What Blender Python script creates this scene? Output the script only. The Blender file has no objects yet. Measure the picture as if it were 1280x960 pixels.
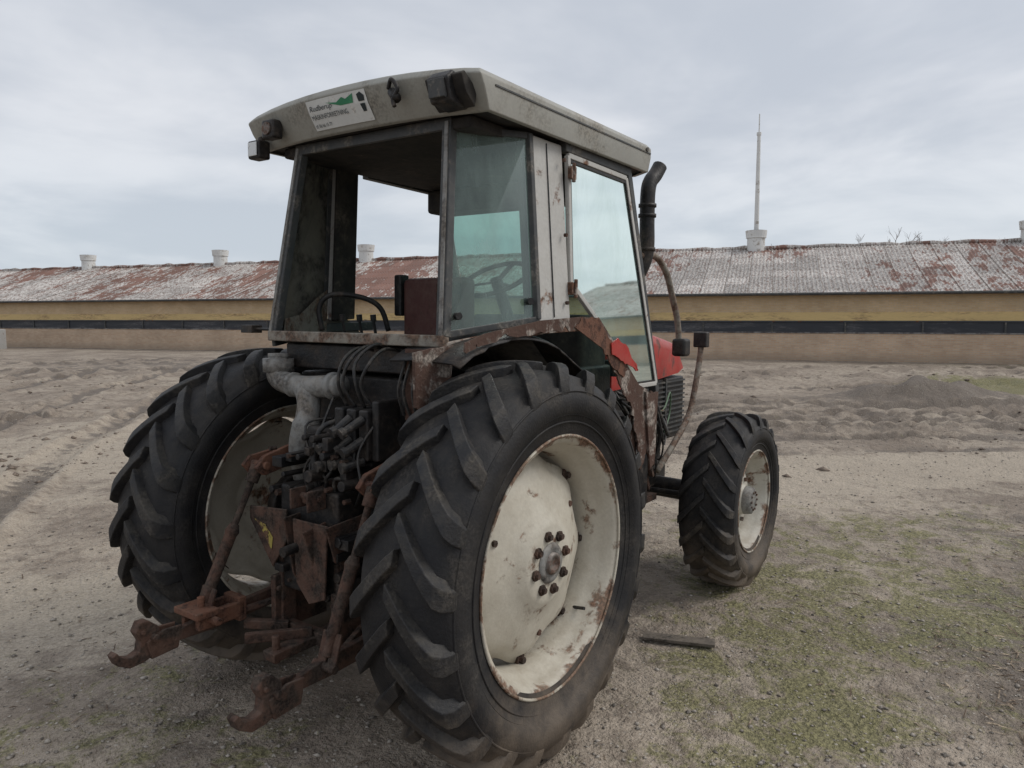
import bpy, bmesh, numpy as np, math, random
from mathutils import Vector, Matrix
random.seed(7); rng=np.random.default_rng(7)
sc=bpy.context.scene
# ------------------------------------------------------------ camera basis
C=np.array([-2.5811,-2.5599,1.8529]);yaw,pt,roll,F=0.6082,-0.0878,0.0109,930.27
look=np.array([math.cos(yaw)*math.cos(pt),math.sin(yaw)*math.cos(pt),math.sin(pt)])
right=np.array([math.sin(yaw),-math.cos(yaw),0.]); up=np.cross(right,look)
lh=np.array([math.cos(yaw),math.sin(yaw)]); rh=np.array([math.sin(yaw),-math.cos(yaw)])
def W2(a,d): return (C[0]+d*lh[0]+a*rh[0], C[1]+d*lh[1]+a*rh[1])
cam=bpy.data.cameras.new('camera');co=bpy.data.objects.new('camera',cam);sc.collection.objects.link(co)
cam.lens=36*F/1280;cam.sensor_width=36;cam.clip_end=5000;cam.clip_start=.05
m=Matrix(((right[0],up[0],-look[0],C[0]),(right[1],up[1],-look[1],C[1]),(right[2],up[2],-look[2],C[2]),(0,0,0,1)))
co.matrix_world=m; sc.camera=co
# ------------------------------------------------------------ node helpers
class NT:
    def __init__(s,nt): s.nt=nt; s.n=nt.nodes; s.l=nt.links
    def add(s,t,**k):
        nd=s.n.new(t)
        for a,b in k.items(): setattr(nd,a,b)
        return nd
    def link(s,a,b): s.l.new(a,b)
    def math(s,op,a,b=None,clamp=False):
        nd=s.add('ShaderNodeMath',operation=op,use_clamp=clamp)
        for i,v in enumerate((a,b)):
            if v is None: continue
            if hasattr(v,'is_linked'): s.link(v,nd.inputs[i])
            else: nd.inputs[i].default_value=v
        return nd.outputs[0]
    def noise(s,vec,scale,detail=4,rough=.6,dist=0):
        nd=s.add('ShaderNodeTexNoise'); nd.inputs['Scale'].default_value=scale;nd.inputs['Detail'].default_value=detail
        nd.inputs['Roughness'].default_value=rough;nd.inputs['Distortion'].default_value=dist
        if vec is not None: s.link(vec,nd.inputs['Vector'])
        return nd.outputs['Fac']
    def ramp(s,fac,a,b):
        nd=s.add('ShaderNodeMapRange',interpolation_type='SMOOTHSTEP');nd.inputs[1].default_value=a;nd.inputs[2].default_value=b
        s.link(fac,nd.inputs[0]);return nd.outputs[0]
    def mix(s,fac,a,b,bt='MIX'):
        nd=s.add('ShaderNodeMix',data_type='RGBA',blend_type=bt)
        for i,v in ((0,fac),(6,a),(7,b)):
            if isinstance(v,(int,float)): nd.inputs[i].default_value=v
            elif isinstance(v,tuple): nd.inputs[i].default_value=(*v,1) if len(v)==3 else v
            else: s.link(v,nd.inputs[i])
        return nd.outputs[2]
def newmat(name):
    mt=bpy.data.materials.new(name);mt.use_nodes=True
    N=NT(mt.node_tree);b=mt.node_tree.nodes['Principled BSDF'];return mt,N,b
def mat(name,c1,c2=(.12,.045,.02),thr=.62,soft=.06,scale=5,rough=.6,metal=0.,bump=.25,var=.35,fine=60,dust=0.,dustc=(.30,.25,.19),spec=.4,sv=(1,1,1),mud=0.,wheel=None):
    mt,N,b=newmat(name)
    tc=N.add('ShaderNodeTexCoord'); mp=N.add('ShaderNodeMapping');mp.inputs['Scale'].default_value=sv
    N.link(tc.outputs['Object'],mp.inputs[0]);v=mp.outputs[0]
    n1=N.noise(v,scale,5,.68,.3); n2=N.noise(v,fine,2,.6); n3=N.noise(v,scale*.5,1,.5)
    n1f=n1
    if wheel is not None or mud>0:
        so_=N.add('ShaderNodeSeparateXYZ');N.link(tc.outputs['Object'],so_.inputs[0])
    if wheel is not None:
        wx,wz,re,rhub=wheel
        dx=N.math('SUBTRACT',so_.outputs[0],wx);dz=N.math('SUBTRACT',so_.outputs[2],wz)
        r_=N.math('SQRT',N.math('ADD',N.math('MULTIPLY',dx,dx),N.math('MULTIPLY',dz,dz)))
        e=N.math('ADD',N.math('MULTIPLY',N.ramp(r_,re-.055,re-.005),.18),N.math('MULTIPLY',N.ramp(r_,rhub+.11,rhub),.11))
        e=N.math('ADD',e,N.math('MULTIPLY',N.math('MULTIPLY',N.ramp(r_,re-.13,re-.09),N.ramp(r_,re-.03,re-.07)),.07))
        n1f=N.math('ADD',n1,e)
    f=N.ramp(n1f,thr-soft,thr+soft)
    c2v=N.mix(N.ramp(n2,.35,.65),tuple(x*.6 for x in c2),tuple(min(1,x*1.5) for x in c2))
    col=N.mix(f,c1,c2v)
    br=N.math('ADD',N.math('MULTIPLY',N.math('ADD',n2,n3),var),1-var)
    cb=N.add('ShaderNodeCombineColor'); 
    for i in range(3): N.link(br,cb.inputs[i])
    col=N.mix(1.,col,cb.outputs[0],'MULTIPLY')
    if dust>0:
        g=N.add('ShaderNodeNewGeometry');sp=N.add('ShaderNodeSeparateXYZ');N.link(g.outputs['Normal'],sp.inputs[0])
        d=N.math('ADD',N.math('MULTIPLY',N.ramp(sp.outputs[2],-.2,1.),.6),.4)
        d=N.math('MULTIPLY',d,N.ramp(N.noise(v,scale*1.7,3,.7),.35,.7));d=N.math('MULTIPLY',d,dust)
        col=N.mix(d,col,dustc)
    if mud>0:
        mz=N.math('MULTIPLY',N.ramp(N.math('ADD',so_.outputs[2],N.math('MULTIPLY',N.noise(v,7,4,.7),-.9)),.15,-.5),mud)
        col=N.mix(mz,col,(.16,.125,.093))
    N.link(col,b.inputs['Base Color'])
    rr=N.math('ADD',N.math('MULTIPLY',n2,.3),rough-.15,True);rr=N.math('ADD',rr,N.math('MULTIPLY',f,.2),True)
    N.link(rr,b.inputs['Roughness']);b.inputs['Metallic'].default_value=metal;b.inputs['Specular IOR Level'].default_value=spec
    bp=N.add('ShaderNodeBump');bp.inputs['Strength'].default_value=bump;bp.inputs['Distance'].default_value=.006
    N.link(N.math('ADD',n2,N.math('MULTIPLY',n1,1.5)),bp.inputs['Height']);N.link(bp.outputs[0],b.inputs['Normal'])
    return mt
M={}
M['rubber']=mat('tyre_rubber',(.0125,.0125,.014),(.038,.034,.030),.59,.12,4,.64,0,.35,.5,90,.24,(.11,.095,.078),.35,mud=.8)
M['lug']=mat('tyre_lug_rubber',(.0145,.0145,.016),(.052,.046,.039),.58,.12,7,.6,0,.45,.5,80,.30,(.12,.105,.083),.38,mud=.9)
M['cream']=mat('cream_wheel_paint',(.53,.495,.415),(.15,.085,.055),.66,.06,7,.5,0,.15,.25,70,.45,(.31,.26,.19),wheel=(0,.84,.534,.06),mud=.35)
M['creamf']=mat('cream_front_wheel_paint',(.53,.505,.44),(.15,.085,.055),.66,.06,7,.5,0,.15,.25,70,.45,(.31,.26,.19),wheel=(2.555,.608,.35,.03),mud=.35)
M['cab']=mat('cab_white_paint',(.48,.47,.44),(.14,.07,.04),.62,.05,6,.5,0,.15,.3,60,.3)
M['cabrust']=mat('cab_rusty_paint',(.34,.30,.26),(.10,.05,.032),.48,.06,10,.7,0,.5,.3,60,.2)
M['roof']=mat('roof_grey_plastic',(.33,.325,.29),(.20,.185,.155),.58,.14,3,.5,0,.08,.3,80,.25)
M['rust']=mat('brown_rust',(.098,.054,.039),(.033,.025,.021),.50,.1,9,.8,0,.6,.5,90,.35,(.19,.15,.12),.25)
M['rusto']=mat('orange_rust',(.165,.078,.05),(.065,.035,.027),.53,.1,12,.8,0,.6,.4,90,.2,(.24,.18,.13),.25)
M['skirt']=mat('skirt_rust',(.08,.045,.034),(.22,.19,.165),.55,.07,9,.8,0,.6,.5,60,.2,(.2,.16,.12),.25)
M['black']=mat('black_dirty_metal',(.011,.011,.012),(.046,.036,.029),.56,.1,8,.5,.1,.4,.4,70,.4,(.10,.085,.072))
M['frame']=mat('dark_frame',(.045,.048,.05),(.12,.11,.095),.58,.08,7,.55,0,.2,.4,70,.3,(.2,.18,.15))
M['lining']=mat('dark_lining',(.022,.020,.019),(.07,.058,.048),.60,.1,5,.9,0,.3,.4,40,.2)
M['trim']=mat('dusty_trim',(.13,.118,.098),(.035,.032,.03),.54,.1,5,.85,0,.3,.4,40,.4)
M['sill']=mat('sill_paint',(.25,.23,.195),(.11,.07,.05),.5,.1,8,.7,0,.4,.4,60,.3)
M['red']=mat('red_paint',(.40,.03,.024),(.14,.04,.03),.60,.06,8,.4,0,.1,.3,60,.3)
M['grey']=mat('grey_cast_pipe',(.24,.24,.23),(.11,.10,.09),.53,.12,8,.6,.1,.4,.4,60,.4)
M['seat']=mat('seat_vinyl',(.08,.03,.026),(.05,.02,.018),.6,.08,9,.6,0,.2,.3,50,.2)
M['hose']=mat('hose_rubber',(.02,.02,.021),(.08,.07,.06),.6,.1,20,.5,0,.2,.3,80,.2)
M['lamp']=mat('lamp_lens',(.62,.63,.62),(.3,.3,.28),.62,.05,30,.15,0,.1,.2,80,0,spec=.8)
M['white']=mat('sticker_white',(.68,.69,.67),(.5,.48,.44),.66,.08,14,.5,0,.03,.15,80,.1)
M['ink']=mat('sticker_ink',(.02,.03,.035),(.05,.06,.06),.7,.05,14,.5,0,0,.1,80,0)
M['green']=mat('sticker_green',(.04,.22,.11),(.08,.3,.16),.6,.1,14,.5,0,0,.1,80,0)
M['yel']=mat('worn_yellow_mark',(.36,.29,.07),(.09,.05,.03),.5,.05,22,.8,0,.3,.3,80,.1)
M['wood']=mat('old_wood',(.13,.11,.09),(.07,.06,.05),.5,.1,9,.9,0,.4,.4,60,.3)
M['brnz']=mat('dull_metal',(.2,.18,.165),(.1,.055,.038),.5,.1,14,.5,.4,.3,.3,70,.2)
def glassmat(name,tint,dirt,dcol):
    mt,N,b=newmat(name);N.n.remove(b);out=N.n['Material Output']
    tr=N.add('ShaderNodeBsdfTransparent');tr.inputs[0].default_value=(*tint,1)
    gl=N.add('ShaderNodeBsdfGlossy');gl.inputs['Roughness'].default_value=.03;gl.inputs[0].default_value=(.9,1,.97,1)
    fr=N.add('ShaderNodeFresnel');fr.inputs[0].default_value=1.5
    m1=N.add('ShaderNodeMixShader');N.link(fr.outputs[0],m1.inputs[0]);N.link(tr.outputs[0],m1.inputs[1]);N.link(gl.outputs[0],m1.inputs[2])
    df=N.add('ShaderNodeBsdfDiffuse');df.inputs[0].default_value=(*dcol,1)
    tc=N.add('ShaderNodeTexCoord');mp=N.add('ShaderNodeMapping');mp.inputs['Scale'].default_value=(1,1,.45);N.link(tc.outputs['Object'],mp.inputs[0])
    n=N.ramp(N.noise(mp.outputs[0],3.5,5,.65,.5),.3,.75)
    m2=N.add('ShaderNodeMixShader');N.link(N.math('ADD',N.math('MULTIPLY',n,dirt),dirt*.45),m2.inputs[0]);N.link(m1.outputs[0],m2.inputs[1]);N.link(df.outputs[0],m2.inputs[2])
    N.link(m2.outputs[0],out.inputs[0]);return mt
M['glass']=glassmat('tinted_glass',(.60,.82,.75),.24,(.40,.55,.50))
M['glassd']=glassmat('dusty_tinted_glass',(.58,.76,.71),.36,(.30,.39,.36))
# ------------------------------------------------------------ mesh helpers
def empty(name):
    e=bpy.data.objects.new(name,None);sc.collection.objects.link(e);e.empty_display_size=.2;return e
def mkobj(name,verts,faces,mt,parent=None,smooth=False,bevel=0,auto=None):
    me=bpy.data.meshes.new(name);me.from_pydata([tuple(v) for v in verts],[],faces);me.update()
    bm=bmesh.new();bm.from_mesh(me);bmesh.ops.recalc_face_normals(bm,faces=bm.faces);bm.to_mesh(me);bm.free()
    ob=bpy.data.objects.new(name,me);sc.collection.objects.link(ob)
    if mt is not None: me.materials.append(mt)
    if parent is not None: ob.parent=parent
    if smooth: me.polygons.foreach_set('use_smooth',[True]*len(me.polygons))
    if bevel:
        bv=ob.modifiers.new('b','BEVEL');bv.width=bevel;bv.segments=2;bv.limit_method='ANGLE';bv.angle_limit=.6
        me.polygons.foreach_set('use_smooth',[True]*len(me.polygons))
        wn=ob.modifiers.new('w','WEIGHTED_NORMAL')
    return ob
class G:
    """geometry accumulator"""
    def __init__(s): s.v=[];s.f=[]
    def add(s,vs,fs):
        o=len(s.v);s.v+= [tuple(v) for v in vs];s.f+=[tuple(i+o for i in f) for f in fs];return s
    def box(s,x0,x1,y0,y1,z0,z1):
        return s.add([(x0,y0,z0),(x1,y0,z0),(x1,y1,z0),(x0,y1,z0),(x0,y0,z1),(x1,y0,z1),(x1,y1,z1),(x0,y1,z1)],
        [(0,3,2,1),(4,5,6,7),(0,1,5,4),(1,2,6,5),(2,3,7,6),(3,0,4,7)])
    def bar(s,p,q,w,h,upv=(0,0,1)):
        p=Vector(p);q=Vector(q);d=(q-p).normalized();u=Vector(upv)
        r=d.cross(u)
        if r.length<1e-4:r=d.cross(Vector((1,0,0)))
        r.normalize();u=r.cross(d).normalized();vs=[]
        for c in (p,q):
            for a,b in ((-1,-1),(1,-1),(1,1),(-1,1)): vs.append(c+r*a*w/2+u*b*h/2)
        return s.add(vs,[(3,2,1,0),(4,5,6,7),(0,1,5,4),(1,2,6,5),(2,3,7,6),(3,0,4,7)])
    def tube(s,pts,r,n=12,caps=True):
        pts=[Vector(p) for p in pts];rs=r if isinstance(r,(list,tuple)) else [r]*len(pts)
        vs=[];fs=[];prev=None
        for i,p in enumerate(pts):
            d=(pts[min(i+1,len(pts)-1)]-pts[max(i-1,0)]).normalized()
            if prev is None:
                a=Vector((0,0,1)) if abs(d.z)<.9 else Vector((1,0,0));u=d.cross(a).normalized()
            else: u=(prev-d*prev.dot(d)).normalized()
            prev=u;w=d.cross(u)
            for k in range(n):
                t=2*math.pi*k/n;vs.append(p+(u*math.cos(t)+w*math.sin(t))*rs[i])
        for i in range(len(pts)-1):
            for k in range(n): fs.append((i*n+k,i*n+(k+1)%n,(i+1)*n+(k+1)%n,(i+1)*n+k))
        if caps: fs.append(tuple(range(n))[::-1]);fs.append(tuple((len(pts)-1)*n+k for k in range(n)))
        return s.add(vs,fs)
    def prism(s,poly,ax,a,b):
        def mk(p,t):
            l=list(p);l.insert(ax,t);return tuple(l)
        n=len(poly);vs=[mk(p,a) for p in poly]+[mk(p,b) for p in poly]
        return s.add(vs,[tuple(range(n))[::-1],tuple(range(n,2*n))]+[(i,(i+1)%n,n+(i+1)%n,n+i) for i in range(n)])
    def out(s,name,mt,parent,**k): return mkobj(name,s.v,s.f,mt,parent,**k)
def smooth(pts,n=6):
    P=[Vector(p) for p in pts];o=[]
    for i in range(len(P)-1):
        p0=P[max(i-1,0)];p1=P[i];p2=P[i+1];p3=P[min(i+2,len(P)-1)]
        for k in range(n):
            t=k/n;o.append(.5*((2*p1)+(-p0+p2)*t+(2*p0-5*p1+4*p2-p3)*t*t+(-p0+3*p1-3*p2+p3)*t**3))
    o.append(P[-1]);return o
# ================================================================ TRACTOR
T=empty('tractor')
cR,sR=math.cos(roll),math.sin(roll)
r2=cR*right+sR*up;u2=-sR*right+cR*up
B0=np.stack([right,up,look],1);B2=np.stack([r2,u2,look],1);Q=B0@B2.T
tr=C-Q@C
T.matrix_world=Matrix(((*Q[0],tr[0]),(*Q[1],tr[1]),(*Q[2],tr[2]),(0,0,0,1)))
def wheel(pref,x,yc,z,R,hw,rr,side,nl,lugh,lw,phase,front=False):
    Rb=R-lugh;t=R-rr;crm=M['creamf'] if front else M['cream']
    prof=[(hw*.84,rr-.02),(hw*.9,rr+.01),(hw*.99,rr+.09*t/.3),(hw*1.09,rr+.34*t),(hw*1.1,rr+.5*t),(hw*1.04,rr+.68*t),(hw*.97,Rb-.055),(hw*.86,Rb-.02),(hw*.5,Rb-.004),(0,Rb)]
    full=prof+[(-a,b) for a,b in prof[-2::-1]]
    n=120;vs=[];fs=[];m_=len(full)
    for k in range(n):
        a=2*math.pi*k/n
        bul=1+.06*max(0,-math.sin(a)-.75)*4*.5
        for y,r in full:
            zz=z+r*math.sin(a)
            vs.append((x+r*math.cos(a),yc+y*bul,max(zz,z-R+.012)))
    for k in range(n):
        for j in range(m_-1): fs.append((k*m_+j,k*m_+j+1,((k+1)%n)*m_+j+1,((k+1)%n)*m_+j))
    mkobj(pref+'_tyre',vs,fs,M['rubber'],T,smooth=True)
    g=G()
    for sd in (-1,1):
        for q,rad in ((.2,.004),(.30,.003),(.62,.004)):
            r=rr+q*t;yy=np.interp(r,[p[1] for p in prof],[p[0] for p in prof])
            g.tube([(x+r*math.cos(2*math.pi*k/96),yc+sd*yy,z+r*math.sin(2*math.pi*k/96)) for k in range(97)],rad*1.3,6,False)
    g.out(pref+'_sidewall_ribs',M['rubber'],T,smooth=True)
    g=G()
    lag=.95*hw/R*1.15
    for sd in (-1,1):
        for i in range(nl):
            p0=phase+2*math.pi*(i+(.5 if sd>0 else 0))/nl+random.uniform(-.006,.006)
            wr_=random.uniform(-.003,.001)
            st=[]
            for y,ro,rb,wf,s in ((-.06,R-.002+wr_,Rb-.02,.9,-.05),(.1,R+wr_,Rb-.02,.95,.1),(.35,R-.001,Rb-.02,1.,.36),(.6,R-.004,Rb-.02,1.05,.62),(.8,R-.010,Rb-.03,1.12,.82),(.95,R-.022,Rb-.05,1.2,.97),(1.04,R-.055,R-.11,1.2,1.06),(1.09,R-.105,R-.13,1.1,1.10),(1.06,R-.14,R-.145,.9,1.12)):
                ph=p0-lag*s
                st.append((y*hw*sd,ro,rb,lw*wf/2/R,ph))
            vs=[];fs=[]
            for y,ro,rb,w,ph in st:
                yb=y*(.97 if abs(y)>hw*.97 else 1)
                for dw,r_,yy in ((-w*1.3,rb,yb),(-w,ro,y),(w,ro,y),(w*1.3,rb,yb)):
                    a=math.pi-(ph+dw)
                    zz=z+r_*math.sin(a)
                    vs.append((x+r_*math.cos(a),yc+yy,max(zz,z-R+.004)))
            k=len(st)
            for q in range(k-1):
                for j in range(3): fs.append((q*4+j,q*4+j+1,q*4+4+j+1,q*4+4+j))
            fs.append((0,1,2,3));fs.append(tuple((k-1)*4+j for j in (3,2,1,0)))
            g.add(vs,fs)
    g.out(pref+'_tyre_lugs',M['lug'],T,bevel=.005)
    o=side
    def lathe(name,prof,mt,n=96,mod=None,close=False):
        vs=[];fs=[];m_=len(prof)
        for k in range(n):
            a=2*math.pi*k/n
            for j,(y,r) in enumerate(prof):
                q=r if mod is None else mod(a,r,j)
                vs.append((x+q*math.cos(a),yc+o*y,z+q*math.sin(a)))
        for k in range(n):
            for j in range(m_-1): fs.append((k*m_+j,k*m_+j+1,((k+1)%n)*m_+j+1,((k+1)%n)*m_+j))
        return mkobj(name,vs,fs,mt,T,smooth=True)
    W=hw*.86
    rimp=[(W+.012,rr-.004),(W+.018,rr+.004),(W+.012,rr+.010),(W,rr+.002),(W-.008,rr-.022),(W-.05,rr-.03),(W-.09,rr-.055),(W-.12,rr-.068),(-.02,rr-.068),(-W+.08,rr-.055),(-W+.05,rr-.03),(-W+.008,rr-.022),(-W,rr+.002),(-W-.012,rr+.010),(-W-.018,rr+.004),(-W-.012,rr-.004)]
    ob=lathe(pref+'_rim',rimp,crm);s_=ob.modifiers.new('s','SOLIDIFY');s_.thickness=.006
    if not front:
        mod=lambda a,r,j: r if j<6 else r-(.034*(.5-.5*math.cos(8*a+.4)) if j>=7 else .008*(.5-.5*math.cos(8*a+.4)))
        disc=[(.135,.001),(.135,.085),(.133,.15),(.128,.175),(.105,.20),(.085,.27),(.055,.36),(.035,.41),(.005,.43),(-.005,.458)]
        ob=lathe(pref+'_disc',disc,crm,mod=mod,n=128);s_=ob.modifiers.new('s','SOLIDIFY');s_.thickness=.012
        g=G()
        for k in range(8):
            a=2*math.pi*(k)/8-.05
            c,s=math.cos(a),math.sin(a)
            g.tube([(x+.448*c,yc+o*-.01,z+.448*s),(x+.448*c,yc+o*.028,z+.448*s)],.016,6)
            g.bar((x+.43*c,yc,z+.43*s),(x+.472*c,yc,z+.472*s),.05,.02,(0,1,0))
        g.out(pref+'_rim_clamps',M['rust'],T)
        g=G()
        for k in range(8):
            a=2*math.pi*k/8+.2;c,s=math.cos(a)*.118,math.sin(a)*.118
            g.tube([(x+c,yc+o*.134,z+s),(x+c,yc+o*.146,z+s)],.023,6);g.tube([(x+c,yc+o*.146,z+s),(x+c,yc+o*.158,z+s)],.013,8)
        g.out(pref+'_wheel_bolts',M['rust'],T)
        lathe(pref+'_hub_ring',[(.1375,.040),(.146,.045),(.146,.080),(.1375,.086)],M['grey'])
        lathe(pref+'_axle_end',[(.12,.05),(.158,.045),(.16,.030),(.15,.026),(.15,.001)],M['brnz'])
        g=G()
        for kk in range(3):
            a=.6+kk*2.1;c,s=math.cos(a)*.33,math.sin(a)*.33
            g.tube([(x+c,yc+o*.06,z+s),(x+c,yc+o*.072,z+s)],.014,8)
        g.out(pref+'_disc_plugs',M['rust'],T)
        g=G();g.tube([(x+.47*math.cos(-.75),yc+o*.05,z+.47*math.sin(-.75)),(x+.45*math.cos(-.75),yc+o*.12,z+.45*math.sin(-.75))],.008,8);g.out(pref+'_valve',M['hose'],T)
    else:
        disc=[(.13,.001),(.13,.075),(.12,.095),(.07,.105),(.06,.12),(.055,.19),(.03,.24),(-.0,.262),(-.005,.284)]
        ob=lathe(pref+'_disc',disc,crm);s_=ob.modifiers.new('s','SOLIDIFY');s_.thickness=.01
        lathe(pref+'_hub',[(.10,.10),(.145,.092),(.155,.07),(.155,.001)],M['grey'])
        g=G()
        for k in range(8):
            a=2*math.pi*k/8+.2;c,s=math.cos(a)*.15,math.sin(a)*.15
            g.tube([(x+c,yc+o*.055,z+s),(x+c,yc+o*.078,z+s)],.015,6)
        for k in range(10):
            a=2*math.pi*k/10;c,s=math.cos(a)*.06,math.sin(a)*.06
            g.tube([(x+c,yc+o*.155,z+s),(x+c,yc+o*.165,z+s)],.008,6)
        g.out(pref+'_wheel_bolts',M['brnz'],T)
wheel('rear_right',0,-.831,.8395,.8395,.198,.534,-1,22,.038,.066,.10)
wheel('rear_left',0,.831,.8395,.8395,.198,.534,1,22,.038,.066,.03)
wheel('front_right',2.555,-.886,.608,.608,.172,.349,-1,20,.026,.048,.05,True)
wheel('front_left',2.555,.886,.608,.608,.172,.349,1,20,.026,.048,.0,True)
# ---- roof
def ring(x0,x1,hy,z,ch,cr=0):
    pts=[(x0+ch*.9,hy-ch*.0-.0),(x1-.10,hy),(x1,hy-.12),(x1,0),(x1,-hy+.12),(x1-.10,-hy),(x0+ch*.9,-hy)]
    K=10
    for k in range(K+1):
        yy=-(hy-ch)+(2*(hy-ch))*k/K;pts.append((x0+.05*(abs(yy)/hy)**3,yy))
    return [(px,py,z+cr*(1-(py/hy)**2)) for px,py in pts]
RB=[(-.165,2.672,.012),(-.225,2.752,.020),(-.252,2.812,.028)]
rings=[ring(-.15,1.46,.700,2.685,.05,.006),ring(RB[0][0],1.485,.722,RB[0][1]+.012,.05,RB[0][2]),ring(RB[1][0],1.49,.735,RB[1][1]+.012,.06,RB[1][2]),ring(RB[2][0],1.49,.735,RB[2][1],.06,RB[2][2]),ring(-.235,1.47,.715,2.835,.06,.035),ring(-.12,1.40,.62,2.872,.08,.03),ring(.05,1.2,.40,2.895,.08,.02)]
vs=[];fs=[]
for r in rings: vs+=r
n=len(rings[0])
for i in range(len(rings)-1):
    for k in range(n): fs.append((i*n+k,i*n+(k+1)%n,(i+1)*n+(k+1)%n,(i+1)*n+k))
fs.append(tuple((len(rings)-1)*n+k for k in range(n)))
mkobj('roof',vs,fs,M['roof'],T,bevel=.006)
mkobj('roof_underside',ring(-.145,1.46,.70,2.70,.05),[tuple(range(n))],M['lining'],T)
G().box(-.085,1.30,-.60,.60,2.645,2.695).out('headliner',M['lining'],T,bevel=.01)
g=G();g.bar((-.1,-.7365,2.785),(1.38,-.7365,2.785),.006,.007);g.bar((-.1,.7365,2.785),(1.38,.7365,2.785),.006,.007)
g.tube([(1.33,-.737,2.80),(1.33,-.745,2.80)],.012,10)
g.out('roof_seam',M['frame'],T)
# ---- cab frame
rb=(-.196,.548,1.77);rt=(-.07,.474,2.68)
for s,nm in ((1,'left'),(-1,'right')):
    b=(rb[0],s*rb[1],rb[2]);t=(rt[0],s*rt[1],rt[2])
    g=G();g.bar(b,t,.05,.045,(1,0,0));g.out('rear_pillar_'+nm,M['frame'],T,bevel=.006)
    g=G();g.bar((b[0]-.026,b[1]+s*.006,b[2]),(t[0]-.026,t[1]+s*.006,t[2]),.018,.008,(1,0,0));g.out('pillar_strip_'+nm,M['grey'],T)
    bb=(.27,s*.715,1.85);bt=(.27,s*.655,2.68)
    g=G();g.bar((b[0],b[1],b[2]+.01),(bb[0],bb[1],bb[2]+.0),.03,.03);g.bar((t[0],t[1],t[2]-.02),(bt[0],bt[1],bt[2]-.01),.03,.03);g.bar((.262,s*.716,1.85),(.262,s*.656,2.68),.03,.03,(0,1,0));g.out('corner_window_frame_'+nm,M['frame'],T,bevel=.004)
    xf=.55 if s<0 else .42
    vs=[(.285,s*.718,1.83),(xf,s*.722,1.84),(xf-.015,s*.665,2.68),(.28,s*.660,2.68)]
    vin=[(v[0],v[1]-s*.05,v[2]) for v in vs]
    mkobj('b_pillar_'+nm,vs+vin,[(0,1,2,3),(7,6,5,4),(0,4,5,1),(1,5,6,2),(2,6,7,3),(3,7,4,0)],M['cab'],T,bevel=.008)
    g=G();vv=[(v[0]+(-.02 if i in(0,3) else .012),v[1]-s*.006,v[2]) for i,v in enumerate(vin)];v2=[(v[0],v[1]-s*.02,v[2]) for v in vv]
    g.add(vv+v2,[(0,1,2,3),(7,6,5,4),(0,4,5,1),(1,5,6,2),(2,6,7,3),(3,7,4,0)]);g.out('b_pillar_lining_'+nm,M['lining'],T,bevel=.006)
    g=G();g.bar((.40 if s<0 else .35,s*.7225,1.86),(.395 if s<0 else .345,s*.6665,2.66),.004,.005);g.out('pillar_seam_'+nm,M['frame'],T)
    g=G();g.bar((1.60,s*.70,1.42),(1.215,s*.665,2.68),.05,.05,(0,1,0));g.out('a_pillar_'+nm,M['frame'],T,bevel=.006)
    g=G();g.bar((.54,s*.665,2.675),(1.23,s*.665,2.665),.05,.05);g.out('door_header_'+nm,M['frame'],T,bevel=.005)
g=G()
for z_ in (2.60,2.25,1.93): g.tube([(.50,-.735+(z_-2)*.045,z_),(.50,-.72+(z_-2)*.045,z_)],.009,8)
g.out('pillar_screws',M['rust'],T)
def pane(name,pts,mt,off=(0,0,0)):
    return mkobj(name,[(p[0]+off[0],p[1]+off[1],p[2]+off[2]) for p in pts],[tuple(range(len(pts)))],mt,T)
pane('corner_window_right',[(-.185,-.556,1.79),(.255,-.708,1.86),(.255,-.652,2.66),(-.06,-.482,2.65)],M['glassd'])
pane('corner_panel_left',[(-.185,.556,1.79),(.255,.708,1.86),(.255,.652,2.66),(-.06,.482,2.65)],M['trim'])
g=G()
for p in ((-.15,-.585,1.86),(.21,-.705,1.93)): g.tube([(p[0]-.005,p[1]-.014,p[2]),(p[0]+.005,p[1]+.01,p[2])],.016,12)
g.out('window_knobs',M['black'],T)
dp=[(.565,2.635),(1.185,2.625),(1.565,1.475),(1.30,1.475),(1.03,1.68),(.80,1.875),(.575,2.03)]
def dy(z): return -(.70-(z-1.8)*.035)-.008
pane('door_glass',[(x,dy(z),z) for x,z in dp],M['glass'])
g=G()
for i in range(len(dp)):
    a=dp[i];b=dp[(i+1)%len(dp)]
    g.bar((a[0],dy(a[1]),a[1]),(b[0],dy(b[1]),b[1]),.026,.024,(0,1,0))
g.out('door_frame',M['cab'],T,bevel=.004)
g=G()
for i in range(len(dp)):
    a=dp[i];b=dp[(i+1)%len(dp)]
    cx=sum(p[0] for p in dp)/7;cz=sum(p[1] for p in dp)/7
    a=(a[0]+(cx-a[0])*.035,a[1]+(cz-a[1])*.035);b=(b[0]+(cx-b[0])*.035,b[1]+(cz-b[1])*.035)
    g.bar((a[0],dy(a[1])-.002,a[1]),(b[0],dy(b[1])-.002,b[1]),.014,.012,(0,1,0))
g.out('door_seal',M['black'],T)
g=G()
for z_ in (2.55,2.0): g.box(.535,.585,-.738+(z_-2)*.03,-.70,z_-.03,z_+.03);g.tube([(.56,-.742+(z_-2)*.04,z_-.045),(.56,-.742+(z_-2)*.04,z_+.045)],.010,8)
g.out('door_hinges',M['cabrust'],T,bevel=.003)
pane('door_label',[(.66,dy(2.2)+.004,2.2),(.74,dy(2.2)+.004,2.2),(.74,dy(2.34)+.004,2.34),(.66,dy(2.34)+.004,2.34)],M['yel'])
g=G();g.tube([(1.12,-.50,2.50),(1.135,-.50,2.50)],.085,20);g.out('inside_mirror',M['grey'],T)
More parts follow.
